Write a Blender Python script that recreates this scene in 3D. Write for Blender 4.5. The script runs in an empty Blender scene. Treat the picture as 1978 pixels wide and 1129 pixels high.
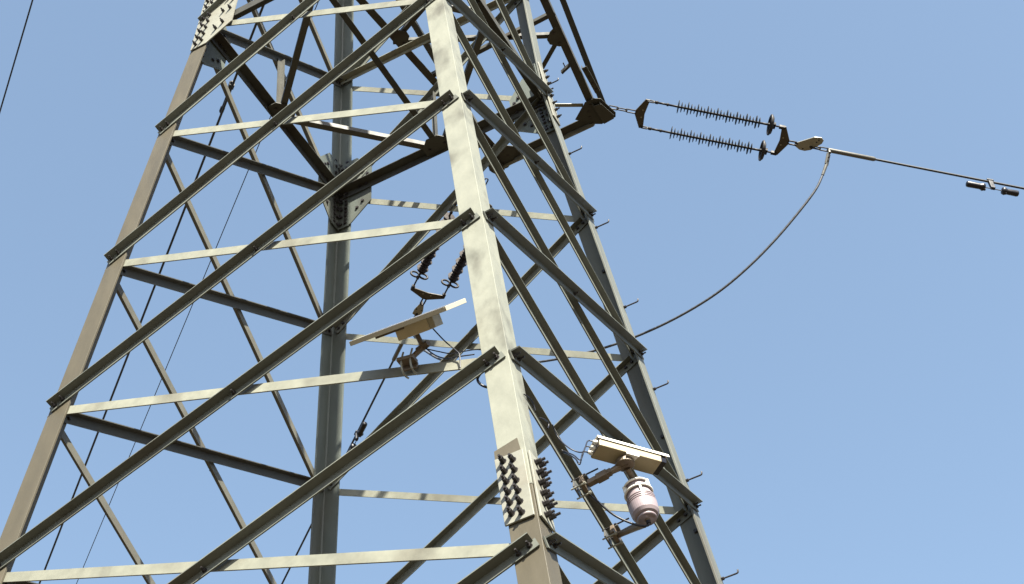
import bpy, bmesh, math, random
import numpy as np
from mathutils import Vector, Matrix
random.seed(7)
SC = bpy.context.scene
COL = SC.collection
V = Vector

# ------------------------------------------------------------------ camera, world, sun, exposure
cam_d = bpy.data.cameras.new('camera'); cam = bpy.data.objects.new('camera', cam_d); COL.objects.link(cam)
CX = V((3.83193689, -6.68647771, -7.00091829))
Rm = [[0.88112662, 0.46778817, -0.06921065], [-0.38829779, 0.63219812, -0.67048517], [-0.26989019, 0.61765668, 0.7386877]]
right, down, fwd = V(Rm[0]), V(Rm[1]), V(Rm[2])
M = Matrix((right, -down, -fwd)).transposed().to_4x4(); M.translation = CX
cam.matrix_world = M
cam_d.sensor_width = 36.0; cam_d.sensor_fit = 'HORIZONTAL'
cam_d.lens = 3356.05 / 1978 * 36.0
cam_d.clip_start = 0.1; cam_d.clip_end = 8000
SC.camera = cam
SUN = V((1.01, -1.0, 1.55)).normalized()          # direction towards the sun
elev = math.asin(SUN.z); azc = math.atan2(SUN.x, SUN.y)
w = bpy.data.worlds.new('World'); SC.world = w; w.use_nodes = True
nt = w.node_tree; nt.nodes.clear()
bg = nt.nodes.new('ShaderNodeBackground'); ow = nt.nodes.new('ShaderNodeOutputWorld'); sky = nt.nodes.new('ShaderNodeTexSky')
sky.sky_type = 'NISHITA'; sky.sun_disc = False; sky.sun_elevation = elev; sky.sun_rotation = azc
sky.altitude = 0; sky.air_density = 1.05; sky.dust_density = 1.8; sky.ozone_density = 2.0
bg.inputs['Strength'].default_value = 0.061
hs = nt.nodes.new('ShaderNodeHueSaturation'); hs.inputs['Saturation'].default_value = 0.87; hs.inputs['Hue'].default_value = 0.489
nt.links.new(sky.outputs[0], hs.inputs['Color']); nt.links.new(hs.outputs[0], bg.inputs[0]); nt.links.new(bg.outputs[0], ow.inputs[0])
sl = bpy.data.lights.new('sun', 'SUN'); sl.energy = 5.0; sl.angle = math.radians(0.55); sl.color = (1.0, 0.955, 0.83)
so = bpy.data.objects.new('sun', sl); COL.objects.link(so)
so.rotation_euler = SUN.to_track_quat('Z', 'Y').to_euler()
SC.view_settings.view_transform = 'Standard'; SC.view_settings.look = 'None'; SC.view_settings.gamma = 1
SC.view_settings.exposure = 2.3
SC.render.engine = 'CYCLES'

# ------------------------------------------------------------------ materials
def mat(name, col, rough=0.5, metal=0.0, var=0.12, scale=6.0, stretch=(1, 1, 1), stain=None, stain_amt=0.0, stain_scale=2.0, rand=0.08, bump=0.0, spec=0.3):
    m = bpy.data.materials.new(name); m.use_nodes = True; n = m.node_tree; L = n.links; N = n.nodes
    b = N['Principled BSDF']; b.inputs['Roughness'].default_value = rough; b.inputs['Metallic'].default_value = metal; b.inputs['Specular IOR Level'].default_value = spec
    tc = N.new('ShaderNodeTexCoord'); mp = N.new('ShaderNodeMapping'); mp.inputs['Scale'].default_value = stretch
    L.new(tc.outputs['Object'], mp.inputs[0])
    nz = N.new('ShaderNodeTexNoise'); nz.inputs['Scale'].default_value = scale; nz.inputs['Detail'].default_value = 6; nz.inputs['Roughness'].default_value = 0.65
    L.new(mp.outputs[0], nz.inputs['Vector'])
    mr = N.new('ShaderNodeMapRange'); mr.inputs[1].default_value = 0.3; mr.inputs[2].default_value = 0.7
    mr.inputs[3].default_value = 1 - var; mr.inputs[4].default_value = 1 + var
    L.new(nz.outputs[0], mr.inputs[0])
    oi = N.new('ShaderNodeObjectInfo'); r2 = N.new('ShaderNodeMapRange'); r2.inputs[3].default_value = 1 - rand; r2.inputs[4].default_value = 1 + rand
    L.new(oi.outputs['Random'], r2.inputs[0])
    mu = N.new('ShaderNodeMath'); mu.operation = 'MULTIPLY'; L.new(mr.outputs[0], mu.inputs[0]); L.new(r2.outputs[0], mu.inputs[1])
    cm = N.new('ShaderNodeMix'); cm.data_type = 'RGBA'; cm.blend_type = 'MIX'
    cm.inputs[6].default_value = (*col, 1); cm.inputs[7].default_value = (*(stain or col), 1)
    if stain:
        n2 = N.new('ShaderNodeTexNoise'); n2.inputs['Scale'].default_value = stain_scale; n2.inputs['Detail'].default_value = 4
        L.new(mp.outputs[0], n2.inputs['Vector'])
        m3 = N.new('ShaderNodeMapRange'); m3.inputs[1].default_value = 0.52; m3.inputs[2].default_value = 0.70; m3.inputs[4].default_value = stain_amt
        L.new(n2.outputs[0], m3.inputs[0]); L.new(m3.outputs[0], cm.inputs[0])
    else:
        cm.inputs[0].default_value = 0
    sc = N.new('ShaderNodeVectorMath'); sc.operation = 'SCALE'
    L.new(cm.outputs[2], sc.inputs[0]); L.new(mu.outputs[0], sc.inputs[3]); L.new(sc.outputs[0], b.inputs['Base Color'])
    rr = N.new('ShaderNodeMapRange'); rr.inputs[1].default_value = 0.3; rr.inputs[2].default_value = 0.7; rr.inputs[3].default_value = max(0.05, rough - 0.1); rr.inputs[4].default_value = min(1, rough + 0.1)
    L.new(nz.outputs[0], rr.inputs[0]); L.new(rr.outputs[0], b.inputs['Roughness'])
    if bump:
        bp = N.new('ShaderNodeBump'); bp.inputs['Strength'].default_value = bump; bp.inputs['Distance'].default_value = 0.01
        L.new(nz.outputs[0], bp.inputs['Height']); L.new(bp.outputs[0], b.inputs['Normal'])
    return m
M_LEG = mat('galvanised_leg_steel', (0.148, 0.150, 0.122), 0.55, 0.0, 0.10, 9, (1, 1, 0.6), (0.046, 0.043, 0.033), 0.9, 4.2, 0.03, 0.15)
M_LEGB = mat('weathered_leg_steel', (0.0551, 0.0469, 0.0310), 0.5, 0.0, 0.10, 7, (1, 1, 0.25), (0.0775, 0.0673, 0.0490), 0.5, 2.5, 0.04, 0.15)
M_LEGC = mat('shaded_streaked_leg_steel', (0.088, 0.092, 0.080), 0.55, 0.0, 0.22, 10, (1, 1, 0.12), (0.05, 0.045, 0.036), 0.7, 5.0, 0.03, 0.15)  # real streaks; base darkened to carry the shadow on the inner flange
M_LEGD = mat('shaded_leg_steel', (0.072, 0.082, 0.072), 0.55, 0.0, 0.18, 7, (1, 1, 0.2), (0.045, 0.038, 0.03), 0.6, 3.0, 0.04, 0.15)  # leg steel with the shade of the rear corner put into its colour
M_BR = mat('galvanised_brace_steel', (0.1400, 0.1400, 0.1110), 0.55, 0.0, 0.15, 9, (1, 1, 1), (0.080, 0.073, 0.055), 0.7, 2.5, 0.12, 0.12)
M_BRO = mat('shaded_brace_steel', (0.082, 0.087, 0.074), 0.6, 0.0, 0.14, 8, (1, 1, 1), (0.065, 0.058, 0.045), 0.6, 3.0, 0.12, 0.12)  # brace steel darkened: shade under the flanges is put into the colour
M_BRX = mat('deep_shaded_brace_steel', (0.045, 0.044, 0.037), 0.6, 0.0, 0.17, 8, (1, 1, 1), (0.035, 0.029, 0.022), 0.6, 3.0, 0.14, 0.15)  # darkest brace copy, underside shade of inner bars and hangers painted in
M_BRD = mat('dull_brace_steel', (0.075, 0.072, 0.058), 0.5, 0.0, 0.12, 8, (1, 1, 1), (0.0705, 0.0617, 0.0485), 0.6, 3.0, 0.10, 0.12)
M_PL = mat('galvanised_plate_steel', (0.1532, 0.1511, 0.1256), 0.5, 0.0, 0.08, 12, (1, 1, 1), (0.1277, 0.1149, 0.0894), 0.7, 5.0, 0.04, 0.1)
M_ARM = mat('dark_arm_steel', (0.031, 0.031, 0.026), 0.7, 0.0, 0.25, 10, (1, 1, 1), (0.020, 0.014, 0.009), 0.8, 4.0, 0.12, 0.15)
M_BOLT = mat('bolt_steel', (0.022, 0.019, 0.019), 0.45, 0.2, 0.2, 30, rand=0.25)
M_DARK = mat('dark_fitting_steel', (0.012, 0.010, 0.010), 0.6, 0.1, 0.2, 20, rand=0.1)
M_YOKE = mat('yoke_plate_steel', (0.045, 0.038, 0.028), 0.6, 0.1, 0.2, 20)
M_ADJ = mat('zinc_plate_steel', (0.1915, 0.1870, 0.1550), 0.45, 0.2, 0.1, 20)
M_SHED = mat('dark_insulator_rubber', (0.009, 0.010, 0.013), 0.6, 0.0, 0.15, 20, spec=0.15)
M_SHEDG = mat('brown_insulator_rubber', (0.022, 0.017, 0.016), 0.65, 0.0, 0.2, 20, spec=0.15)
M_WIRE = mat('aluminium_strand', (0.0304, 0.0319, 0.0350), 0.5, 0.4, 0.2, 40)
M_JUMP = mat('grey_aluminium_strand', (0.0593, 0.0616, 0.0684), 0.5, 0.5, 0.2, 40)
M_ALU = mat('aluminium_sleeve_metal', (0.085, 0.083, 0.075), 0.45, 0.3, 0.1, 25)
M_BLK = mat('black_cable_rubber', (0.008, 0.008, 0.012), 0.4, 0.0, 0.1, 20)
M_WHT = mat('white_painted_metal', (0.5346, 0.5202, 0.4769), 0.35, 0.0, 0.03, 12, rand=0.0)
M_WPL = mat('grey_pink_plastic', (0.185, 0.150, 0.160), 0.45, 0.0, 0.06, 12, rand=0.0)
M_BEI = mat('beige_painted_metal', (0.42, 0.36, 0.25), 0.45, 0.0, 0.06, 14, rand=0.0)
M_BRK = mat('brown_bracket_metal', (0.1087, 0.0836, 0.0606), 0.45, 0.3, 0.12, 20, rand=0.03)
M_FRM = mat('pale_frame_metal', (0.29, 0.265, 0.205), 0.5, 0.0, 0.04, 14, rand=0.0)
M_HOU = mat('bounce_tinted_white_paint', (0.27, 0.23, 0.155), 0.4, 0.0, 0.04, 12, rand=0.0)  # white paint with warm ground bounce on the underside put into its colour
M_GLS = mat('black_camera_glass', (0.006, 0.006, 0.009), 0.12, 0.0, 0.05, 10, rand=0.0)
M_CELL = mat('solar_cell_glass', (0.012, 0.016, 0.045), 0.15, 0.0, 0.1, 8, rand=0.0)
M_RED = mat('dark_vent_gap', (0.035, 0.014, 0.018), 0.6, 0.0, 0.1, 10, rand=0.0)
M_GRD = mat('dry_ground', (0.046, 0.032, 0.016), 0.95, 0.0, 0.25, 0.12, (1, 1, 1), (0.03, 0.025, 0.013), 0.8, 0.03, 0.0)

# ------------------------------------------------------------------ mesh helpers
class MB:
    def __init__(s): s.v = []; s.f = []; s.sm = []
    def add(s, vs, fs, smooth=False):
        o = len(s.v); s.v += [tuple(p) for p in vs]; s.f += [tuple(i + o for i in f) for f in fs]; s.sm += [smooth] * len(fs)
    def prism(s, poly, d):                       # poly: list of Vector, d: extrusion Vector
        n = len(poly); vs = list(poly) + [p + d for p in poly]
        s.add(vs, [tuple(range(n))[::-1], tuple(range(n, 2 * n))] + [(i, (i + 1) % n, (i + 1) % n + n, i + n) for i in range(n)])
    def box(s, c, ax, ay, az):                   # half-axes vectors
        c, ax, ay, az = V(c), V(ax), V(ay), V(az)
        s.prism([c - ax - ay - az, c + ax - ay - az, c + ax + ay - az, c - ax + ay - az], az * 2)
    def tube(s, pts, r, n=8, smooth=True, caps=True):
        pts = [V(p) for p in pts]; rs = r if isinstance(r, (list, tuple)) else [r] * len(pts)
        t0 = (pts[1] - pts[0]).normalized(); ref = V((0, 0, 1)) if abs(t0.z) < 0.9 else V((1, 0, 0))
        u = t0.cross(ref).normalized(); vs = []; 
        for i, p in enumerate(pts):
            t = (pts[min(i + 1, len(pts) - 1)] - pts[max(i - 1, 0)]).normalized()
            u = (u - t * u.dot(t)).normalized(); q = t.cross(u)
            for k in range(n):
                a = 2 * math.pi * k / n; vs.append(p + (u * math.cos(a) + q * math.sin(a)) * rs[i])
        fs = [(i * n + k, i * n + (k + 1) % n, (i + 1) * n + (k + 1) % n, (i + 1) * n + k) for i in range(len(pts) - 1) for k in range(n)]
        s.add(vs, fs, smooth)
        if caps: s.add(vs[:n], [tuple(range(n))[::-1]]); s.add(vs[-n:], [tuple(range(n))])
    def lathe(s, c, axis, prof, n=20, smooth=True):   # prof: (distance along axis, radius)
        s.tube([V(c) + V(axis).normalized() * a for a, _ in prof], [max(r, 1e-4) for _, r in prof], n, smooth)
    def torus(s, c, axis, R, r, n=20, m=6, sx=1.0, xdir=None):
        a = V(axis).normalized(); ref = V((0, 0, 1)) if abs(a.z) < 0.9 else V((1, 0, 0))
        u = (V(xdir) - a * V(xdir).dot(a)).normalized() if xdir is not None else a.cross(ref).normalized(); q = a.cross(u); vs = []
        for i in range(n):
            t = 2 * math.pi * i / n; e = u * math.cos(t) * sx + q * math.sin(t); e2 = e.normalized()
            for k in range(m):
                b = 2 * math.pi * k / m; vs.append(V(c) + e * R + (e2 * math.cos(b) + a * math.sin(b)) * r)
        s.add(vs, [(i * m + k, i * m + (k + 1) % m, ((i + 1) % n) * m + (k + 1) % m, ((i + 1) % n) * m + k) for i in range(n) for k in range(m)], True)
    def link(s, a, b, wdt, r, side):             # oval chain link from a to b
        a, b, side = V(a), V(b), V(side).normalized(); d = (b - a).normalized(); h = wdt / 2; L = (b - a).length
        pts = []
        for i in range(7): t = math.pi * i / 6; pts.append(a + d * (h - h * math.sin(t)) + side * h * math.cos(t))
        for i in range(7): t = math.pi * i / 6; pts.append(b - d * (h - h * math.sin(t)) - side * h * math.cos(t))
        pts.append(pts[0]); s.tube(pts, r, 6, True, False)
    def build(s, name, m, parent=None, bevel=0.0):
        me = bpy.data.meshes.new(name); me.from_pydata(s.v, [], s.f); me.update()
        bm = bmesh.new(); bm.from_mesh(me); bmesh.ops.recalc_face_normals(bm, faces=bm.faces)
        bm.to_mesh(me); bm.free()
        for p, k in zip(me.polygons, s.sm): p.use_smooth = k
        me.materials.append(m); o = bpy.data.objects.new(name, me); COL.objects.link(o)
        if parent is not None:
            o.parent = parent; o.matrix_parent_inverse = world_of(parent).inverted()
        if bevel:
            bv = o.modifiers.new('bevel', 'BEVEL'); bv.width = bevel; bv.segments = 2; bv.limit_method = 'ANGLE'
        return o
def world_of(o):
    m = o.matrix_local.copy() if o.parent is None else world_of(o.parent) @ o.matrix_parent_inverse @ Matrix.LocRotScale(o.location, o.rotation_euler, o.scale)
    if o.parent is None: m = Matrix.LocRotScale(o.location, o.rotation_euler, o.scale)
    return m
def thing(name, label, cat, loc, group=None):
    o = bpy.data.objects.new(name, None); COL.objects.link(o); o.location = loc; o.empty_display_size = 0.1
    o['label'] = label; o['category'] = cat
    if group: o['group'] = group
    return o
def tag(o, label, cat, group=None):
    o['label'] = label; o['category'] = cat
    if group: o['group'] = group
    return o

# ------------------------------------------------------------------ setting: ground
ZG = -8.6
g = MB(); N_ = 24; R_ = 3500.0
gv = []; gf = []
for i in range(N_ + 1):
    for j in range(N_ + 1):
        a = (i / N_ * 2 - 1); b = (j / N_ * 2 - 1); x = a * abs(a) * R_; y = b * abs(b) * R_
        gv.append((x, y, ZG + (0.0 if math.hypot(x, y) < 60 else 0.8 * math.sin(x * .004) * math.cos(y * .005))))
for i in range(N_):
    for j in range(N_): gf.append((i * (N_ + 1) + j, (i + 1) * (N_ + 1) + j, (i + 1) * (N_ + 1) + j + 1, i * (N_ + 1) + j + 1))
g.add(gv, gf); go = g.build('ground', M_GRD); go['kind'] = 'structure'

# ------------------------------------------------------------------ tower geometry
HW, T0, Z0 = 1.4, 0.10185368, 4.14669093
W0 = HW - T0 * Z0; TU = 0.03
def hw(z): return HW - T0 * z if z <= Z0 else W0 - TU * (z - Z0)
LEV = {0: 4.147, 1: 2.725, 2: 1.315, 3: 0.0, 4: -1.222, 5: -2.496, 6: -3.85, 7: -5.3, 8: -6.9, -1: 5.62, -2: 7.12, -3: 8.6, -4: 10.0, -5: 11.3, -6: 12.6}
SG = {'A': (-1, -1), 'B': (1, -1), 'C': (1, 1), 'D': (-1, 1)}
def P(l, z): h = hw(z); return V((SG[l][0] * h, SG[l][1] * h, z))
FACE = {'AB': ('A', 'B'), 'BC': ('B', 'C'), 'CD': ('C', 'D'), 'DA': ('D', 'A')}
def fnorm(F, z):
    n = {'AB': V((0, -1, 0)), 'BC': V((1, 0, 0)), 'CD': V((0, 1, 0)), 'DA': V((-1, 0, 0))}[F]
    n = n.copy(); n.z = T0 if z < Z0 else TU; return n.normalized()
TH = 0.014
tower = thing('lattice_tower', 'tall galvanised steel lattice pylon of bolted angle bars, seen from below', 'pylon', (0, 0, ZG))

def angle_mb(mb, a, b, f, o, wf, wo, th=0.007, cut_o=0.0):
    """L section from a to b; heel line a-b, flat leg along f, outstanding leg along o"""
    d = (b - a); dn = d.normalized()
    f = (f - dn * f.dot(dn)).normalized(); o = (o - dn * o.dot(dn) - f * o.dot(f)).normalized()
    mb.prism([a, a + f * wf, a + f * wf + o * th, a + o * th], d)
    a2 = a + dn * cut_o; 
    mb.prism([a2 + o * th, a2 + o * th + f * th, a2 + o * wo + f * th * .8, a2 + o * wo], d - dn * cut_o * 2)

bolts = []        # (position, outward dir, parent, radius, length)
def leg(l, zb, zt, wdt, m, th=TH):
    a, b = P(l, zb), P(l, zt); sx, sy = SG[l]; mb = MB()
    fx, fy = V((-sx, 0, 0)), V((0, -sy, 0)); d = b - a; r = .008
    poly = [a, a + fx * wdt, a + fx * wdt + fy * th, a + fx * (th + r) + fy * th, a + fx * th + fy * (th + r), a + fy * wdt + fx * th, a + fy * wdt]
    mb.prism(poly, d)
    return mb.build('leg', m, tower, 0.0015)
LEGS = {}
for l in 'ABCD':
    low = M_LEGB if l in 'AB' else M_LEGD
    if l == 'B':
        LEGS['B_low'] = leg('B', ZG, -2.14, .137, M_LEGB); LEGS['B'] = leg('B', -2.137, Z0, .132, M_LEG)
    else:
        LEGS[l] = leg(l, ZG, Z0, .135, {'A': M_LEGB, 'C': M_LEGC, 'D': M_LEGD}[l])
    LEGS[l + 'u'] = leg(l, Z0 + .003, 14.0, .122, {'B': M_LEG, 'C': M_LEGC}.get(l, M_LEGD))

def pt(F, s, z, off):      # s: signed metres from face centre towards second leg ; off: outward
    a, b = FACE[F]; pa, pb = P(a, z), P(b, z); e = (pb - pa).normalized()
    return (pa + pb) / 2 + e * s + fnorm(F, z) * off
def brace(F, za, zb, outer, wf=.056, wo=.048, m=None, name='brace', ins=(.012, .02), nb=2, dz=0.0, bottom=False, flip=False):
    """from first leg of the face at za to second leg at zb"""
    th = .0075
    sa = -hw(za) + (ins[0] if outer else ins[0] + .03); sb = hw(zb) - (ins[1] if outer else ins[1] + .03)
    off = 0.003 if outer else -(TH + 0.003)
    if flip: off -= .034
    pa, pb = pt(F, sa, za + dz, off), pt(F, sb, zb + dz, off)
    n = fnorm(F, (za + zb) / 2); d = (pb - pa).normalized()
    f = n.cross(d); 
    if f.z > 0: f = -f
    o = n if (outer or flip) else -n
    if bottom: f = -f
    mb = MB(); angle_mb(mb, pa - f * wf / 2, pb - f * wf / 2, f, o, wf, wo, th, .012 if outer else .02)
    ob = mb.build(name, m or M_BR, tower)
    L = (pb - pa).length
    for k, (p, sg) in enumerate(((pa, 1), (pb, -1))):
        for q in range(nb):
            bolts.append((p + d * sg * (.035 + q * .055) + o * th, o, ob, .0105, .034 if outer else .02))
    if outer: bolts.append(((pa + pb) / 2 + o * th, o, ob, .0105, .03))
    return ob

# X bracing: in every panel the outer bar rises from first to second leg, the inner one falls
order = [8, 7, 6, 5, 4, 3, 2, 1, 0, -1, -2, -3, -4, -5, -6]
for F in ('AB', 'BC', 'CD', 'DA'):
    for i in range(len(order) - 1):
        zl, zu = LEV[order[i]], LEV[order[i + 1]]
        up = order[i] <= 0
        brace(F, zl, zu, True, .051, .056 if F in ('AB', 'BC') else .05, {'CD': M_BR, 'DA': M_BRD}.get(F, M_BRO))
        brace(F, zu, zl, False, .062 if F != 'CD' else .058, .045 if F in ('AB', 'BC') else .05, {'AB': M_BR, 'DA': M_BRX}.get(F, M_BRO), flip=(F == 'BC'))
# horizontals at the waist (level 0) and at crossarm level, with a diaphragm at the waist
def hbar(F, z, wf, wo, m, name='horizontal_beam', outer=False):
    pa, pb = pt(F, -hw(z) + .02, z, -(TH + .004)), pt(F, hw(z) - .02, z, -(TH + .004))
    if F in ('AB',): pass
    mb = MB(); n = fnorm(F, z)
    angle_mb(mb, pa + V((0, 0, wf / 2)), pb + V((0, 0, wf / 2)), V((0, 0, -1)), -n, wf, wo, .008)
    return mb.build(name, m, tower)
for F in FACE:
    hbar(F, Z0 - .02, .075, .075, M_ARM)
    hbar(F, 7.10, .06, .06, M_BRD)
    hbar(F, 10.0, .06, .06, M_BRD)
hb = MB()
pa, pb = pt('CD', -hw(5.66), 5.66, -.03), pt('CD', hw(5.66), 5.66, -.03)
angle_mb(hb, pa, pb, V((0, 0, -1)), V((0, -1, 0)), .045, .06, .007); hb.build('horizontal_beam', M_BR, tower)
zd = Z0 - .02; hx = hw(zd) - .05
def strut(a, b, f, o, wf, wo, m, name='strut', th=.007):
    mb = MB(); angle_mb(mb, V(a), V(b), V(f), V(o), wf, wo, th); return mb.build(name, m, tower)
mids = {'AB': V((0, -hx, zd)), 'BC': V((hx, 0, zd)), 'CD': V((0, hx, zd)), 'DA': V((-hx, 0, zd))}
for (a, b) in (('DA', 'CD'), ('DA', 'AB'), ('CD', 'BC'), ('AB', 'BC')):
    e = (mids[b] - mids[a]).normalized(); sd = V((0, 0, 1)).cross(e)
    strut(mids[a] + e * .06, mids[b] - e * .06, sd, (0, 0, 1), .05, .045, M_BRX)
strut(mids['AB'] + V((-.02, .05, -.01)), mids['CD'] + V((-.02, -.05, -.01)), (1, 0, 0), (0, 0, 1), .05, .045, M_ARM)
for F in FACE:      # plates at the middle of each waist beam, and a hanger rising to the crossing above
    c = mids[F]; n = fnorm(F, zd); n.z = 0; n.normalize(); e = V((0, 0, 1)).cross(n)
    mb = MB(); q = c - V((0, 0, .014))
    mb.prism([q - e * .12 + n * .03, q + e * .12 + n * .03, q + e * .12 - n * .06, q + e * .05 - n * .13, q - e * .05 - n * .13, q - e * .12 - n * .06], V((0, 0, .008)))
    gp = mb.build('gusset_plate', M_ARM, tower)
    for k in (-.07, .07): bolts.append((q + e * k - n * .03, V((0, 0, -1)), gp, .011, .018))
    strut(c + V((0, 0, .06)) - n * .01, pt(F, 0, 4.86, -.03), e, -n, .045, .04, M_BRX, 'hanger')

# gusset plates at the waist, one per face per leg, with bolts
def gusset(l, F, off, m, z=Z0):
    a, b = FACE[F]; sgn = 1 if l == a else -1
    def q(d, zz, o=off): return pt(F, -sgn * (hw(zz) - d), zz, o)
    poly = [(0.004, z - .36), (.14, z - .36), (.33, z - .20), (.33, z + .18), (.19, z + .38), (0.004, z + .38)]
    vs = [q(d, zz) for d, zz in poly]; mb = MB(); mb.prism(vs, fnorm(F, z) * .008); gp = mb.build('gusset_plate', m, tower)
    nrm = fnorm(F, z) * (1 if off > 0 else -1); o2 = off + (.008 if off > 0 else 0)
    for zz in np.arange(z - .32, z + .36, .085):
        for d in (.045, .095): bolts.append((q(d, zz + (.02 if d > .05 else 0), o2), nrm, gp, .0125, .045 if off > 0 else .014))
    for d, zz in ((.20, z - .22), (.25, z - .17), (.21, z + .22), (.25, z + .17), (.29, z + .12), (.22, z), (.28, z)): bolts.append((q(d, zz, o2), nrm, gp, .0125, .045 if off > 0 else .014))
    return gp
gusset('A', 'AB', .004, M_PL); gusset('B', 'AB', .004, M_PL)
gusset('B', 'BC', .004, M_PL)
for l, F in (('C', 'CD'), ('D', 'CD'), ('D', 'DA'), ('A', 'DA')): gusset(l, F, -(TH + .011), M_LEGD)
for l in 'CD':       # inner splice angles that hug the leg heel
    sx, sy = SG[l]; mb = MB(); a, b = P(l, Z0 - .38), P(l, Z0 + .36); k = .024
    i0 = V((-sx * k, -sy * k, 0)); fx, fy = V((-sx, 0, 0)), V((0, -sy, 0))
    mb.prism([a + i0, a + i0 + fx * .1, a + i0 + fx * .1 + fy * .008, a + i0 + fx * .008 + fy * .008, a + i0 + fy * .1 + fx * .008, a + i0 + fy * .1], b - a)
    gp = mb.build('splice_plate', M_LEGD, tower)
    for z in np.arange(Z0 - .34, Z0 + .34, .08):
        p = P(l, z)
        for d in (.055, .095):
            bolts.append((p + fx * d + fy * (k + .008), fy, gp, .0125, .014)); bolts.append((p + fy * d + fx * (k + .008), fx, gp, .0125, .014))

# leg splice on the nearest leg: one cover plate per flange, two columns of long bolts
def splice(F, z1, z2, sgn, s0, s1, cols, rows, th=.010, L='B'):
    def q(d, zz, o): return pt(F, sgn * (hw(zz) - d), zz, o)
    mb = MB(); mb.prism([q(s0, z1, .003), q(s1, z1, .003), q(s1, z2, .003), q(s0, z2, .003)], fnorm(F, z1) * th)
    pl = mb.build('splice_plate', M_PL, LEGS[L], .002)
    for ci, d in enumerate(cols):
        for k in range(rows):
            zz = z1 + (z2 - z1) * (k + .5 + (.22 if ci else 0)) / (rows + .25)
            bolts.append((q(d, zz, .003 + th), fnorm(F, zz), pl, .0130, .046 * random.uniform(.85, 1.15)))
    return pl
splice('AB', -1.92, -2.34, 1, .010, .148, (.108, .062), 6)
splice('BC', -1.92, -2.34, -1, .010, .140, (.095, .055), 6)
splice('BC', 4.50, 3.80, 1, .006, .128, (.045,), 8, .010, 'C')
shim = MB(); sq = lambda d, zz: pt('AB', hw(zz) - d, zz, .0022)
shim.prism([sq(.028, -1.83), sq(.145, -1.86), sq(.148, -1.93), sq(.02, -1.93)], fnorm('AB', -1.9) * .005)
shim.build('shim_plate', M_LEGB, LEGS['B'])

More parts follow.
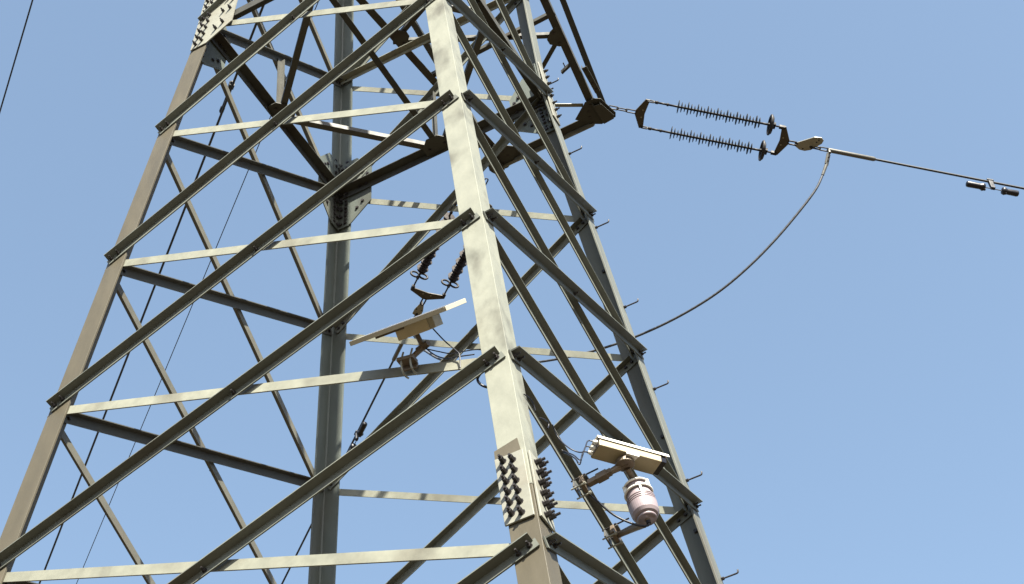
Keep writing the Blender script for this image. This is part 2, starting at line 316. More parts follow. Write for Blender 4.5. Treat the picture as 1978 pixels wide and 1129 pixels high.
# ------------------------------------------------------------------ crossarm
ZA = 7.12; RW = .86; YT = 3.46; TW = .57
def arm(zb, zt, rw, yt, tw, sgn, detail=True):
    y0 = hw(zb) * sgn; yT = yt * sgn
    tips = [V((-tw, yT, zb)), V((tw, yT, zb))]
    for s in (-1, 1):
        r = V((s * rw, y0, zb)); t_ = V((s * tw, yT, zb)); rt = V((s * hw(zt), hw(zt) * sgn, zt))
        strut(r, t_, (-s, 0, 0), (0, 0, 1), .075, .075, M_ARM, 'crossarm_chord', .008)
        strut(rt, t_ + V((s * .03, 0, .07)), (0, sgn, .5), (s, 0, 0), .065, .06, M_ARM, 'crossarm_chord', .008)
    L = lambda s, y: V((s * (rw + (tw - rw) * (y * sgn - abs(y0)) / (yt - abs(y0))), y, zb + .009))
    for (s1, y1, s2, y2) in ((-1, 1.62, 1, 2.40), (1, 2.40, -1, 3.36), (-1, 1.62, 1, .92), (-1, 2.16, 1, 2.12)):
        a, b = L(s1, y1 * sgn), L(s2, y2 * sgn); e = (b - a).normalized(); sd = V((0, 0, 1)).cross(e)
        strut(a, b, sd, (0, 0, 1), .045, .045, M_ARM, 'crossarm_brace')
    for (s1, y1) in ((-1, 1.62), (1, 2.40)):
        c = L(s1, y1 * sgn) - V((0, 0, .014)); mb = MB(); s = s1
        mb.prism([c + V(q) for q in ((-.02 * s, -.13, 0), (-.02 * s, .13, 0), (-.10 * s, .10, 0), (-.17 * s, .03, 0), (-.17 * s, -.03, 0), (-.10 * s, -.10, 0))], V((0, 0, .008)))
        gp = mb.build('crossarm_plate', M_ARM, tower)
        for k in (-.07, .07): bolts.append((c + V((-.08 * s, k, 0)), V((0, 0, -1)), gp, .012, .016))
    # end beam with light lower flange
    a, b = V((-tw, yT + .02 * sgn, zb - .012)), V((tw, yT + .02 * sgn, zb - .012))
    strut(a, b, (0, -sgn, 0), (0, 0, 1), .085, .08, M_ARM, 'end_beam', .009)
    strut(a + V((0, .014 * sgn, .02)), b + V((-.10, .014 * sgn, .02)), (0, 0, -1), (0, sgn, 0), .075, .05, M_BR, 'end_beam', .007)
    strut(L(1, 3.12 * sgn) + V((-.52, -.06, 0)), L(1, 3.36 * sgn) + V((-.12, -.08, 0)), (0, -1, 0), (0, 0, 1), .04, .04, M_BR, 'crossarm_brace')
    for s in (-1, 1):                   # hanger plates at the tips
        c = V((s * tw, yT, zb - .024)); mb = MB()
        pol = [(-.24, -.10), (-.06, -.24), (.04, -.24), (.10, -.20), (.155, .03), (.13, .08), (-.03, .09), (-.13, .03)]
        mb.prism([c + V((s * x, y * sgn, 0)) for x, y in pol], V((0, 0, .010)))
        gp = mb.build('hanger_plate', M_ARM, tower, .003)
        mb = MB(); mb.box(c + V((s * .0, -.07 * sgn, -.012)), (.004, 0, 0), (0, .13, 0), (0, 0, .022)); mb.build('stiffener', M_ARM, gp)
        mb = MB(); mb.box(c + V((s * .075, -.06 * sgn, -.012)), (.004, 0, 0), (0, .12, 0), (0, 0, .022)); mb.build('stiffener', M_ARM, gp)
        mb = MB(); mb.prism([c + V((s * x, y * sgn, -.043)) for x, y in [(.0, -.19), (.085, -.17), (.135, .02), (.115, .06), (.0, .07)]], V((0, 0, .008))); mb.build('end_cover', M_ARM, gp, .003)
        for (x, y) in ((.09, -.16), (.12, .04), (-.10, -.05), (-.08, -.12), (-.03, -.19)):
            bolts.append((c + V((s * x, y * sgn, 0)), V((0, 0, -1)), gp, .011, .01))
        mb = MB(); e0 = V((s * (tw + .085), (yt - .60) * sgn, zb + .02)); e1 = V((s * (tw + .075), (yt - .27) * sgn, zb + .0))
        angle_mb(mb, e0, e1, V((s, 0, 0)), V((0, 0, 1)), .055, .055, .007); ep = mb.build('splice_plate', M_ARM, tower)
        for k in range(4): bolts.append((e0.lerp(e1, .12 + .25 * k) + V((s * .028, 0, 0)), V((0, 0, -1)), ep, .010, .01))
    mb = MB(); c = L(1, 2.78 * sgn); mb.box(c + V((-.12, -.02, -.02)), (.055, -.02, 0), (.003, .012, 0), (0, 0, .02)); mb.tube([c + V((-.12, -.02, -.01)), c + V((-.12, -.07, .02))], .006, 6); mb.build('crossarm_clip', M_ARM, tower)
arm(ZA, 8.6, RW, YT, TW, 1)
arm(11.3, 12.6, .8, 2.7, .45, -1)

# step bolts up the right-hand leg
for k, z in enumerate((4.305, 3.45, 2.61, 1.785, 1.01, .225, -.54, -1.35, -2.2)):
    p = P('C', z) + V((0, -.022, 0)); mb = MB()
    mb.tube([p - V((.03, 0, 0)), p + V((.018, 0, 0))], .011, 6, False)
    mb.tube([p, p + V((.10, 0, .0)), p + V((.108, 0, .003)), p + V((.111, 0, .010)), p + V((.111, 0, .024))], .0055, 7)
    mb.build('step_bolt', M_BOLT, LEGS['C'] if z < Z0 else LEGS['Cu'])
for z in (3.9, 2.18, 1.38, .62, -.15, -.93):
    p = P('C', z) + V((-.05, -TH, 0)); mb = MB(); mb.tube([p, p + V((0, -.014, 0))], .014, 6, False); mb.build('nut', M_BOLT, LEGS['C'] if z < Z0 else LEGS['Cu'])

# ------------------------------------------------------------------ bolts: nearest in view as objects, the rest as one part
Rn = np.array(Rm)
def screen(p):
    d = Rn @ (np.array(p) - np.array(CX)); return 989 + 3356 * d[0] / d[2], 564.5 + 3356 * d[1] / d[2], d[2]
def bolt_mb(mb, p, n, r, L):
    n = (n.normalized() + V([random.uniform(-.03, .03) for _ in range(3)])).normalized(); mb.tube([p, p + n * .002], r * 1.3, 10, False)
    mb.tube([p + n * .002, p + n * min(.014, L * .75)], r, 6, False)
    if L > .02:
        if L > .038: mb.tube([p + n * .0155, p + n * .029], r * .96, 6, False)
        mb.tube([p + n * .012, p + n * L], r * .48, 8, False)
inv = []
for b in bolts:
    u, v, dd = screen(b[0])
    inv.append(((-20 < u < 2000 and -20 < v < 1150), dd))
idx = sorted([i for i in range(len(bolts)) if inv[i][0]], key=lambda i: inv[i][1] - (4 if bolts[i][4] > .05 else 0))
near = set(idx[:98]); rest = MB()
for i, (p, n, par, r, L) in enumerate(bolts):
    if i in near:
        mb = MB(); bolt_mb(mb, p, n, r, L); mb.build('bolt', M_BOLT, par)
    else:
        bolt_mb(rest, p, n, r, L)
rb = rest.build('bolts', M_BOLT, tower); rb['kind'] = 'stuff'

# ------------------------------------------------------------------ insulator strings
def string(origin, e, pos, label, smat, right_side):
    e = V(e).normalized(); s_ = V((-e.y, e.x, 0)).normalized(); up = e.cross(s_)
    if up.z < 0: up = -up
    O = V(origin); A = lambda a, b=0, c=0: O + e * a + s_ * b + up * c
    t = thing('insulator_string', label, 'insulator', O, 'tension insulator strings at the ends of the crossarm')
    a0, y1, r0, r1, rg, y2, pl, end = pos
    mb = MB(); mb.link(A(0), A(.10), .036, .007, s_); mb.link(A(.085), A(.19), .036, .007, up); mb.link(A(.175), A(y1 + .01), .036, .007, s_)
    mb.build('chain_link', M_DARK, t)
    w = .165 if right_side else .180
    for (base, dr) in ((y1, 1), (y2, -1)):
        mb = MB(); q = lambda a, b: A(base + dr * a, b, -.004)
        mb.prism([q(0, -.025), q(0, .025), q(.075, w + .015), q(.115, w + .012), q(.115, w - .012), q(.098, 0), q(.115, -w + .012), q(.115, -w - .012), q(.075, -w - .015)], up * .010)
        yp = mb.build('yoke_plate', M_YOKE, t)
        for b in (-.045, .045):
            mb = MB(); mb.tube([q(.072, b) - up * .002, q(.072, b)], .009, 10, False); mb.build('hole_rim', M_ADJ, yp)
    for b in (-w, w):
        mb = MB(); k1 = y1 + .10
        mb.link(A(k1 - .01, b), A(k1 + .065, b), .030, .008, up)
        mb.lathe(A(k1 + .05, b), e, [(0, .006), (.02, .006), (.022, .017), (.05, .017), (.052, .011), (.14, .011), (.142, .017), (.16, .017), (.162, .011), (r0 - k1 - .05, .011)], 12)
        mb.build('end_fitting', M_DARK, t); mb = MB()
        k2 = y2 - .115
        mb.lathe(A(r1, b), e, [(0, .012), (.05, .012), (.052, .017), (.09, .017), (.092, .009), (k2 - r1 - .02, .009)], 12)
        mb.box(A(k2 - .0, b), e * .030, s_ * .016, up * .016)
        mb.build('end_fitting', M_DARK, t)
        mb = MB(); prof = [(0, .0115)]; a = .012; L = r1 - r0; i = 0; pitch = .0335 if right_side else .036
        while a < L - .02:
            R = (.068, .053, .043)[i % 3] if right_side else (.066, .050, .050)[i % 3]
            prof += [(a, .0115), (a + .001, R * .55), (a + .004, R), (a + .007, R), (a + .011, R * .5), (a + .013, .0125)]; a += pitch; i += 1
        prof.append((L, .0115)); mb.lathe(A(r0, b), e, prof, 20, False)
        ins = mb.build('insulator_rod', smat, t)
        mb = MB()
        if right_side:
            mb.torus(A(rg, b), e, .098, .0125, 26, 8)
            mb.torus(A(rg + .014, b), e, .084, .011, 26, 8)
            for sg in (-1, 1): mb.box(A(rg + .02, b), s_ * .085, up * .007, e * .006); mb.box(A(rg + .035, b), s_ * .03, up * .018, e * .02)
        else:
            for sg in (-1, 1):
                mb.torus(A(rg, b + sg * .048), e, .040, .0115, 20, 7, 1.2, s_)
        mb.build('grading_ring', M_DARK, t)
    mb = MB(); mb.link(A(y2 - .01), A(y2 + .085), .040, .009, s_); mb.tube([A(y2 + .07, 0, -.03), A(y2 + .07, 0, .03)], .010, 8); mb.build('chain_link', M_DARK, t)
    mb = MB(); q = lambda a, b: A(y2 + .07 + a, b, -.005)
    if right_side:
        mb.prism([q(0, .028), q(.0, -.012), q(.16, -.125), q(.235, -.135), q(.265, -.105), q(.255, -.06), q(.17, .038), q(.11, .065), q(.055, .062)], up * .010)
    else:
        mb.prism([q(0, .022), q(0, -.022), q(.10, -.05), q(.17, -.05), q(.19, 0), q(.17, .05), q(.10, .05)], up * .010)
    ap = mb.build('adjusting_plate', M_ADJ, t, .003)
    for (a, b) in (((.215, -.10), (.20, -.07), (.085, .04)) if right_side else ((.09, -.03), (.09, .03))):
        p = q(a, b) - up * .001; mb = MB(); mb.tube([p - up * .002, p], .008, 10, False); mb.build('bolt_hole', M_DARK, ap)
    mb = MB(); p0 = q(.165, -.0) if right_side else q(.16, 0)
    mb.tube([p0 - up * .02, p0 + up * .03], .013, 8); a = y2 + .07 + .15
    mb.link(A(a), A(a + (end - a) * .55), .036, .009, up); mb.link(A(a + (end - a) * .48), A(end + .01), .038, .007, s_)
    mb.build('chain_link', M_DARK, t)
    return A, e, s_, up
A1, e1, s1, u1 = string((.66, 3.50, 7.25), (.784, .594, -.178), (0, .275, .668, 1.56, 1.635, 1.875, 0, 2.29), 'double insulator string pulling right against open sky from the outer arm tip', M_SHED, True)
A2, e2, s2, u2 = string((-.795, 3.56, 7.09), (-.7826, .6225, -.02), (0, .24, .58, 1.42, 1.46, 1.76, 0, 2.18), 'double insulator string hanging behind the cream front leg above the solar panel', M_SHEDG, False)

# ------------------------------------------------------------------ conductors
def catline(p0, az, pitch, Ls, curv=0.00012):
    e = V((math.cos(math.radians(az)), math.sin(math.radians(az)), 0)); return [V(p0) + e * s + V((0, 0, pitch * s + curv * s * s)) for s in Ls]
FAR = [.0, .5, 1, 2, 4, 8, 15, 25, 40, 60, 90, 130, 180, 240]
def conductor(start, az, pitch, label, r, sleeve, group='conductors running away from the pylon', curv=0.00012):
    t = thing('conductor', label, 'power line', start, group)
    mb = MB(); pts = catline(start, az, pitch, FAR, curv); mb.tube(pts, r, 8); mb.build('wire', M_WIRE, t)
    if sleeve:
        mb = MB(); e = (pts[1] - pts[0]).normalized()
        mb.lathe(V(start) - e * .02, e, [(0, r * 1.9), (sleeve - .02, r * 1.9), (sleeve, r * 1.25)], 12); mb.build('dead_end_clamp', M_ALU, t)
    return t, pts
endR = A1(2.30); endL = A2(2.19)
cr, ptsR = conductor(endR, 37.15, -.181, 'dark conductor leaving the right insulator string with a pale sleeve', .0125, .50, curv=.0008)
cl, ptsL = conductor(endL, 141.5, -.06, 'conductor hanging below the solar panel and passing behind the rear leg', .0125, .55)
# jumper between the two dead ends
J = [endR + V((-.02, -.01, -.12)), (2.319, 4.868, 6.53), (2.21, 4.869, 6.37), (2.00, 4.871, 6.175), (1.69, 4.875, 5.93), (1.37, 4.879, 5.725), (1.03, 4.883, 5.565), (.68, 4.887, 5.475), (.28, 4.892, 5.435), (-.15, 4.897, 5.452), (-.60, 4.902, 5.535), (-1.10, 4.908, 5.70), (-1.62, 4.914, 5.945), (-1.95, 4.917, 6.155), (-2.17, 4.92, 6.345), (-2.34, 4.922, 6.57)]
def smooth(pts, n=6):
    pts = [V(p) for p in pts]; out = []
    for i in range(len(pts) - 1):
        p0, p1, p2, p3 = pts[max(i - 1, 0)], pts[i], pts[i + 1], pts[min(i + 2, len(pts) - 1)]
        for k in range(n):
            t = k / n; out.append(.5 * ((2 * p1) + (p2 - p0) * t + (2 * p0 - 5 * p1 + 4 * p2 - p3) * t * t + (3 * p1 - p0 - 3 * p2 + p3) * t ** 3))
    return out + [pts[-1]]
jt = thing('jumper_cable', 'thick grey loop of cable sagging below the crossarm and passing behind the right leg', 'cable', J[0])
mb = MB(); mb.tube(smooth(J[1:]), .0125, 8); mb.build('cable', M_JUMP, jt)
def lug(p0, p1, p2, sd):
    mb = MB(); p0, p1, p2 = V(p0), V(p1), V(p2); d = (p1 - p0)
    sdv = (V(sd) - d.normalized() * V(sd).dot(d.normalized())).normalized(); fr = d.cross(sdv).normalized()
    mb.box((p0 + p1) / 2, d / 2, sdv * .022, fr * .010); mb.tube([p1, p2], [.018, .016], 10)
    o = mb.build('terminal_lug', M_ALU, jt, .002)
    for t in (.35, .7):
        mb = MB(); c = p0 + d * t; mb.tube([c - fr * .02, c + fr * .02], .011, 6, False); mb.build('bolt', M_DARK, o)
lug(endR + V((-.02, -.005, -.05)), endR + V((-.075, -.005, -.19)), (2.319, 4.868, 6.53), (.3, 1, .2))
lug(endL + V((.02, -.01, -.03)), endL + V((.04, -.02, -.15)), (-2.34, 4.922, 6.57), (0, 1, .4))
mb = MB(); mb.tube([endR - e1 * .02, endR + V((-.004, -.008, -.02)), endR + V((-.006, -.01, -.05))], .016, 8); mb.build('elbow', M_ALU, jt)
# other conductors, further up or on the far side
conductor((-1.02, .48, 8.62), 141.5, -.0295, 'dark conductor slanting down inside the left part of the pylon', .0135, 0)
ht = thing('wire_clamp', 'small dark clamp on the conductor behind the upper left corner plate', 'clamp', (-3.2, 2.2, 8.58))
e = V((-.781, .622, -.03)).normalized()
mb = MB(); c = V((-3.0, 2.05, 8.585)); mb.lathe(c, e, [(0, .016), (.03, .03), (.08, .03), (.1, .016), (.35, .016), (.36, .026), (.42, .026), (.44, .014)], 10); mb.build('clamp_body', M_DARK, ht)
mb = MB(); mb.box(c + e * .055, e * .03, V((.02, .02, 0)), V((0, 0, .035))); mb.build('clamp_keeper', M_ARM, ht)
mb = MB(); mb.box(c + e * .25, e * .10, V((.006, .006, 0)), V((0, 0, .025))); mb.build('clamp_tail', M_ARM, ht)
conductor((-.45, 1.56, 12.02), 141.5, -.006, 'very thin earth wire behind the left side of the pylon', .0065, 0, 'earth wires')
conductor((-.50, -2.70, 10.95), 141.5, .003, 'thin lone wire crossing the sky at the far left edge', .010, 0)
tp = MB(); tp.tube([(0, 0, 14.0), (-.3, .8, 13.4), (-.45, 1.56, 12.02)], .03, 6); tp.tube([(-.8, .75, 12.6), (-.45, 1.56, 12.02)], .03, 6); tp.build('earth_wire_bracket', M_ARM, tower)
for l in 'ABCD':
    mb = MB(); mb.tube([P(l, 13.98), V((0, 0, 15.6))], .04, 6); mb.build('peak_bar', M_BRD, tower)

# vibration dampers
def damper(c, e, label, drop, hang=V((0, 0, -1))):
    c = V(c); e = V(e).normalized(); t = thing('vibration_damper', label, 'damper', c, 'vibration dampers on the conductors')
    mb = MB(); mb.box(c + hang * (drop * .45), e * .022, V((-e.y, e.x, 0)) * .018, hang * (drop * .5)); mb.box(c - hang * .018, e * .034, V((-e.y, e.x, 0)) * .022, V((0, 0, .010)))
    mb.tube([c - hang * .03 + e * .015, c + hang * .02 + e * .015], .007, 6); mb.build('damper_clamp', M_BLK, t, .003)
    q = c + hang * drop; mb = MB(); mb.tube([q - e * .12, q + e * .12], .005, 6); mb.build('messenger_cable', M_DARK, t)
    for sg, L in ((-1, .20), (1, .18)):
        mb = MB(); s = q + e * sg * .085
        mb.lathe(s, e * sg, [(0, .014), (.004, .034), (.03, .044), (.045, .033), (.06, .031), (L - .02, .033), (L - .006, .028), (L, .014)], 12)
        mb.box(s + e * sg * .022 + hang * .028, e * .014, V((-e.y, e.x, 0)) * .012, hang * .016)
        mb.build('damper_weight', M_BLK, t)
pR = ptsR[0] + (ptsR[2] - ptsR[0]) * 1.655; dR = (ptsR[3] - ptsR[2])
damper(pR, dR, 'dark dumbbell damper hanging under the conductor at the right edge', .115)
pL = ptsL[0] + (ptsL[2] - ptsL[0]) * 1.72; dL = (ptsL[3] - ptsL[2])
damper(pL, dL, 'dark dumbbell damper on the conductor between the rear leg and the front bracing', .095)

# ------------------------------------------------------------------ solar panel on the front face
def lightbrace(s, off=0.0):         # point on the light bar from A level 3 to B level 4 at x = s
    pa, pb = pt('AB', -hw(0) + .04, 0.0, -(TH + .003) + off), pt('AB', hw(-1.222) - .05, -1.222, -(TH + .003) + off)
    t = (s - pa.x) / (pb.x - pa.x); return pa.lerp(pb, t)
sp = thing('solar_panel', 'small tilted solar panel with battery box, clamped on a bar left of the front leg', 'solar panel', (.98, -1.5, -1.0))
xe = V((1, .0, -.091)).normalized(); sl_ = math.radians(41.5)
ye = V((.069, .642, .763)).normalized(); ye = (ye - xe * ye.dot(xe)).normalized(); ne = xe.cross(ye).normalized(); c0 = V((.786, -1.72, -.914))
PLN, PD = .52, .29
mb = MB(); mb.box(c0 + xe * PLN / 2 + ye * PD / 2 - ne * .003, xe * (PLN / 2 - .006), ye * (PD / 2 - .006), ne * .003); mb.build('back_sheet', M_BEI, sp)
mb = MB(); mb.box(c0 + xe * PLN / 2 + ye * PD / 2 + ne * .0012, xe * (PLN / 2 - .012), ye * (PD / 2 - .012), ne * .0010); mb.build('solar_cells', M_CELL, sp)
mb = MB()
for yy in (.003, PD - .003): mb.box(c0 + xe * PLN / 2 + ye * yy - ne * .009, xe * PLN / 2, ye * .0045, ne * .0115)
for xx in (-.002, PLN + .002): mb.box(c0 + xe * xx + ye * PD / 2 - ne * .009, xe * .0045, ye * (PD / 2 - .002), ne * .0112)
mb.build('panel_frame', M_FRM, sp, .001)
mb = MB(); mb.box(c0 + xe * .17 + ye * .10 - ne * .026, xe * .08, ye * .006, ne * .006); mb.build('rail', M_BRK, sp)
mb = MB(); bc = c0 + xe * .285 + ye * .155 - ne * .050
mb.box(bc, xe * .088, ye * .058, ne * .030); bx = mb.build('battery_box', M_BEI, sp, .004)
mb = MB(); mb.box(bc + xe * .104 , xe * .0155, ye * .052, ne * .028); mb.build('box_lid', M_FRM, bx, .002)
cl_p = lightbrace(.985, .0)
elb = V((1.075, -1.515, -.925)); top = bc - ne * .030 - xe * .01
mb = MB(); mb.tube(smooth([top + ne * .004, top.lerp(elb, .5), elb], 4), [.013] * 9, 10); mb.build('bracket_arm', M_BRK, sp)
mb = MB(); mb.tube([elb + V((-.035, .01, 0)), elb + V((.035, -.01, 0))], .018, 12); mb.build('tilt_joint', M_BRK, sp)
mb = MB(); mb.tube([elb, V((1.035, -1.525, -.965)), V((1.015, -1.535, -.995))], [.015, .014, .014], 10); mb.build('bracket_post', M_BRK, sp)
mb = MB(); mb.box(V((1.0, -1.545, -1.005)), (.045, 0, -.010), (0, .026, 0), (.002, 0, .010)); mb.box(V((1.0, -1.512, -1.02)), (.04, 0, -.008), (0, .006, 0), (.002, 0, .018)); cp = mb.build('clamp_block', M_BRK, sp, .003)
for dx in (-.024, .026):
    mb = MB(); c = V((1.0 + dx, -1.555, -.985)); mb.tube(smooth([c, c + V((0, -.006, -.05)), c + V((0, .004, -.085)), c + V((0, .03, -.095)), c + V((0, .06, -.085))], 4), .0052, 7); mb.tube([c, c + V((.01, .0, .035))], .005, 6); mb.build('u_bolt', M_ADJ, cp)

# ------------------------------------------------------------------ camera and weather sensor on the right face
cm_ = thing('security_camera', 'white box camera with black front on a bracket clamped to a slanting bar', 'camera', (1.6, -.9, -1.6))
ax = V((.626, .780, -.035)).normalized(); sd = V((ax.y, -ax.x, 0)).normalized(); up = sd.cross(ax).normalized()
if up.z < 0: up = -up
CC = V((1.786, -.846, -1.472)); HL = .168
mb = MB(); prof = [(-.050, -.026), (.050, -.026), (.050, .012), (.040, .030), (-.040, .030), (-.050, .012)]
mb.prism([CC - ax * HL + sd * x + up * z for x, z in prof], ax * (2 * HL - .012)); mb.build('housing', M_HOU, cm_, .003)
mb = MB(); mb.prism([CC - ax * (HL + .008) + sd * x + up * z for x, z in [(-.056, .014), (-.047, .038), (.047, .038), (.056, .014), (.053, .014), (.044, .034), (-.044, .034), (-.053, .014)]], ax * (2 * HL + .04)); mb.build('sunshield', M_WHT, cm_, .001)
mb = MB(); mb.prism([CC + ax * (HL - .011) + sd * x + up * z for x, z in [(-.047, -.022), (.047, -.022), (.047, .011), (.038, .028), (-.038, .028), (-.047, .011)]], ax * .026); mb.build('front_window', M_GLS, cm_)
mb = MB(); mb.prism([CC - ax * (HL + .003) + sd * x * .92 + up * z * .92 for x, z in prof], ax * .003); mb.build('back_plate', M_BRK, cm_)
glands = []
for x, z in ((.028, .006), (.0, -.006), (-.028, -.014)):
    p = CC - ax * (HL + .003) + sd * x + up * z; mb = MB(); mb.lathe(p, -ax, [(0, .011), (.012, .011), (.013, .008), (.022, .008)], 10); mb.build('cable_gland', M_WHT, cm_); glands.append(p - ax * .02)
mb = MB(); bq = CC - up * .027
mb.prism([bq - ax * .034 + sd * .055, bq + ax * .034 + sd * .055, bq + ax * .026 + sd * .03, bq + ax * .026 - sd * .03, bq - ax * .026 - sd * .03, bq - ax * .026 + sd * .03], -up * .012); mb.build('mount_plate', M_WHT, cm_, .001)
pan = V((1.772, -.855, -1.522))
mb = MB(); mb.lathe(pan + V((0, 0, .018)), (0, 0, -1), [(0, .036), (.004, .046), (.026, .046), (.030, .040), (.031, .030), (.029, .028)], 24, False)
mb.box(pan + V((0, 0, -.014)), (.018, .0, 0), (0, .006, 0), (0, 0, .002)); mb.build('pan_joint', M_BRK, cm_, .001)
cl1 = V((1.580, -.905, -1.600))
mb = MB(); mb.tube([pan + V((-.03, 0, -.004)), cl1.lerp(pan, .62)], [.020, .015], 10); mb.build('pan_neck', M_BRK, cm_)
mb = MB(); dq = (pan - cl1).normalized(); mb.box(cl1.lerp(pan, .36), dq * .062, V((0, .016, 0)), V((0, 0, .013))); mb.box(cl1.lerp(pan, .42), dq * .028, V((0, .020, 0)), V((0, 0, .017))); mb.build('bracket_arm', M_BRK, cm_, .002)
def bar_clamp(c, par, dirv):
    c = V(c); d = V(dirv).normalized(); ox = V((1, 0, .1)).normalized(); f = ox.cross(d).normalized()
    if f.z > 0: f = -f
    mb = MB(); mb.box(c + ox * .012, d * .040, f * .034, ox * .010); o = mb.build('clamp_plate', M_BRK, par, .002)
    mb = MB(); mb.box(c + ox * .018 - f * .036, d * .030, f * .007, ox * .02); mb.box(c - ox * .03 , d * .034, f * .030, ox * .004); mb.build('clamp_lip', M_ALU, o, .001)
    for k in (-1, 1):
        for s in (-1, 1):
            mb = MB(); q = c + d * .028 * k + f * .042 * s
            mb.tube([q - ox * .045, q + ox * (.10 if s < 0 else .035)], .0042, 6)
            mb.tube([q + ox * .022, q + ox * .032], .009, 6, False); mb.build('clamp_bolt', M_BOLT if s < 0 else M_ADJ, o)
bd = (P('C', -2.496) - P('B', -1.222)).normalized()
bar_clamp((1.563, -.906, -1.600), cm_, bd)
ws = thing('weather_sensor', 'white ribbed cylindrical weather sensor hanging below the box camera', 'weather sensor', (1.785, -.742, -1.67))
tp_, bt_ = V((1.770, -.742, -1.575)), V((1.798, -.742, -1.785)); wa = (bt_ - tp_).normalized()
R0 = .069
mb = MB(); mb.lathe(tp_, wa, [(0, .04), (.002, .056), (.006, .060), (.012, .060), (.0125, .052), (.048, .055), (.0485, .064), (.056, .066), (.0565, .058), (.092, .062), (.0925, .055), (.094, .055), (.0945, R0), (.100, R0), (.1005, .056), (.106, .056), (.1065, R0), (.112, R0), (.1125, .056), (.118, .056), (.1185, R0), (.124, R0), (.1245, .056), (.130, .056), (.1305, R0 + .001), (.168, R0 - .001), (.186, .066), (.202, .057), (.208, .048)], 40, True)
wb = mb.build('sensor_body', M_WPL, ws)
for p_ in wb.data.polygons: p_.use_smooth = False
for a, r in ((.096, .0575), (.106, .0575), (.118, .0575), (.1245, .0575)):
    pass
mb = MB(); mb.lathe(tp_ + wa * .094, wa, [(0, .0572), (.036, .0572)], 30); mb.build('vent_core', M_RED, ws)
mb = MB(); mb.torus(tp_ + wa * .008, wa, .061, .005, 36, 8); mb.torus(tp_ + wa * .053, wa, .066, .0055, 36, 8); mb.build('rim', M_WHT, wb)
ux = V((1, 0, 0)); ux = (ux - wa * ux.dot(wa)).normalized(); uy = wa.cross(ux)
for (ang, a0, a1) in ((-62, .052, .128), (-140, .008, .054), (-15, .008, .054)):
    d = ux * math.cos(math.radians(ang)) + uy * math.sin(math.radians(ang)) * (1 if uy.y > 0 else -1)
    tn = wa.cross(d); mb = MB(); mb.box(tp_ + wa * (a0 + a1) / 2 + d * .061, wa * ((a1 - a0) / 2), d * .010, tn * .0045); mb.build('rib', M_WHT, wb, .001)
mb = MB(); mb.lathe(tp_ + wa * .208, wa, [(0, .045), (.004, .047), (.014, .045), (.015, .040), (.010, .036), (.009, .0)], 30); mb.build('sensor_base', M_WPL, ws)
mb = MB(); bp_ = tp_ + wa * .218; mb.lathe(bp_, wa, [(0, .036), (.002, .034), (.0025, .014), (.014, .012)], 20); mb.build('base_cap', M_BRK, ws)
mb = MB(); mb.lathe(bp_ + wa * .008, wa, [(0, .012), (.02, .011)], 12); mb.build('cable_gland', M_BLK, ws)
cl2 = V((1.588, -.612, -1.705))
mb = MB(); mb.tube([cl2, cl2.lerp(bt_, .45) + V((0, .01, 0)), bt_ + V((-.03, .03, .0))], [.014, .018, .02], 8); mb.build('bracket_arm', M_BRK, ws)
bar_clamp((1.573, -.614, -1.700), ws, bd)
mb = MB(); mb.tube([pan + V((0.0, .02, -.012)), tp_ + V((0, -.01, .02)), tp_ + wa * .004], [.017, .016, .02], 10); mb.build('sensor_neck', M_BRK, ws)

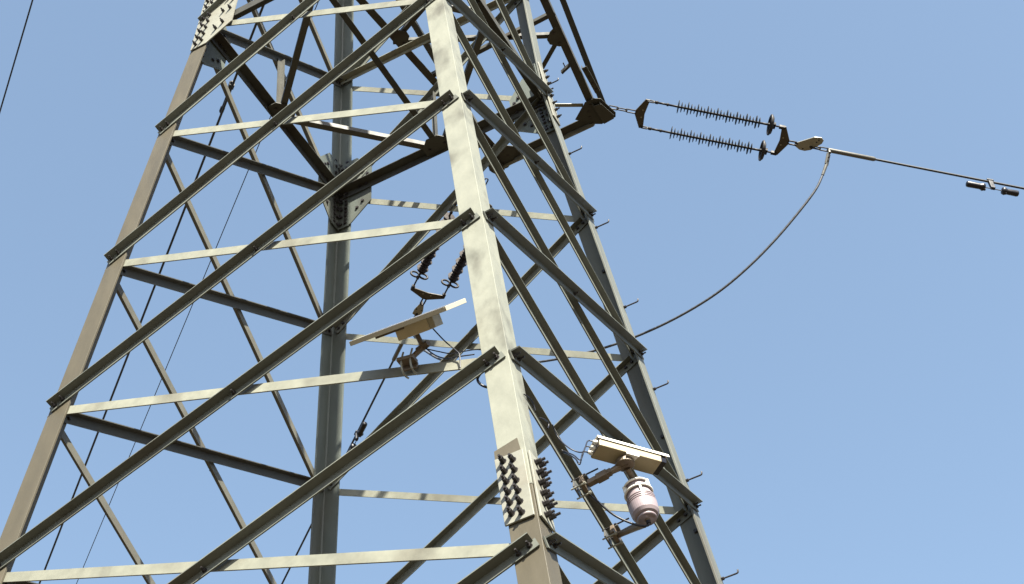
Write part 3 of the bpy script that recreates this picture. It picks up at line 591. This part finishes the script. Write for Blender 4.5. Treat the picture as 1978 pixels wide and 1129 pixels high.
# ------------------------------------------------------------------ black cables
def cable(name, label, pts, r, m=M_BLK, group=None):
    mb = MB(); mb.tube(smooth(pts), r, 7); o = mb.build(name, m); tag(o, label, 'cable', group); return o
br = lambda t, ox=0.0, oz=0.0: pt('BC', -hw(-1.222) + .05, -1.222, -.02).lerp(pt('BC', hw(-2.496) - .05, -2.496, -.02), t) + V((ox, 0, oz))
g0, g1, g2 = glands
cable('cable', 'uppermost black cable looping from the bar into the back of the box camera', [g0, g0 - ax * .03 - up * .008, V((1.675, -1.135, -1.615)), V((1.63, -1.175, -1.600)), V((1.575, -1.162, -1.493)), V((1.57, -1.20, -1.44))], .0032)
cable('cable', 'middle black cable looping into the back of the box camera', [g1, g1 - ax * .03 - up * .010, V((1.67, -1.155, -1.675)), V((1.63, -1.135, -1.612)), V((1.575, -1.10, -1.535)), V((1.56, -1.10, -1.52))], .0032)
cable('cable', 'lowest black cable looping into the back of the box camera', [g2, g2 - ax * .03 - up * .012, V((1.66, -1.150, -1.695)), V((1.63, -1.120, -1.622)), V((1.575, -1.095, -1.54)), V((1.555, -1.09, -1.53))], .0038)
sb = bp_ + wa * .026
cable('cable', 'thick black cable sagging from the clamp below the camera to the sensor base', [sb, sb + wa * .012 + V((-.012, 0, 0)), sb + V((-.06, -.02, .004)), V((1.66, -.80, -1.745)), V((1.60, -.865, -1.665)), V((1.575, -.885, -1.635))], .0056)
cable('cable', 'short black cable loop beside the slanting bar, up and left of the box camera', [V((1.55, -1.30, -1.47)), V((1.56, -1.275, -1.460)), V((1.56, -1.23, -1.443)), V((1.56, -1.222, -1.46)), V((1.56, -1.24, -1.49))], .0035)
pB = P('B', -1.25) + V((-.132, 0, 0))
cable('cable', 'tiny black cable arc hugging the upper end of the slanting camera bar', [V((1.55, -1.45, -1.44)), V((1.56, -1.41, -1.437)), V((1.56, -1.375, -1.445)), V((1.56, -1.36, -1.475))], .003)
cable('cable', 'black cable loop bulging left of the front leg below the bar', [V((1.37, -1.50, -1.245)), V((1.355, -1.52, -1.30)), V((1.375, -1.51, -1.345)), V((1.43, -1.48, -1.37))], .0065)
cable('cable', 'thin black cable falling straight from the battery box to the pale bar', [bc + xe * .08 - ne * .03, V((1.20, -1.53, -.965)), V((1.255, -1.52, -1.055)), lightbrace(1.27, .02) + V((0, 0, .04)), lightbrace(1.27, .022) - V((0, 0, .045))], .0034)
cable('cable', 'black cable drooping from the tilt joint to the pale bar beside the front leg', [elb + V((.01, 0, -.01)), V((1.13, -1.50, -1.0)), V((1.19, -1.50, -1.055)), V((1.25, -1.50, -1.075)), V((1.33, -1.48, -1.085))], .0034)
cable('cable', 'thin pale edged cable behind the drooping one from the tilt joint', [elb + V((.01, .01, -.01)), V((1.14, -1.47, -.955)), V((1.20, -1.46, -.99)), V((1.32, -1.46, -1.03)), V((1.40, -1.43, -1.045))], .0030)
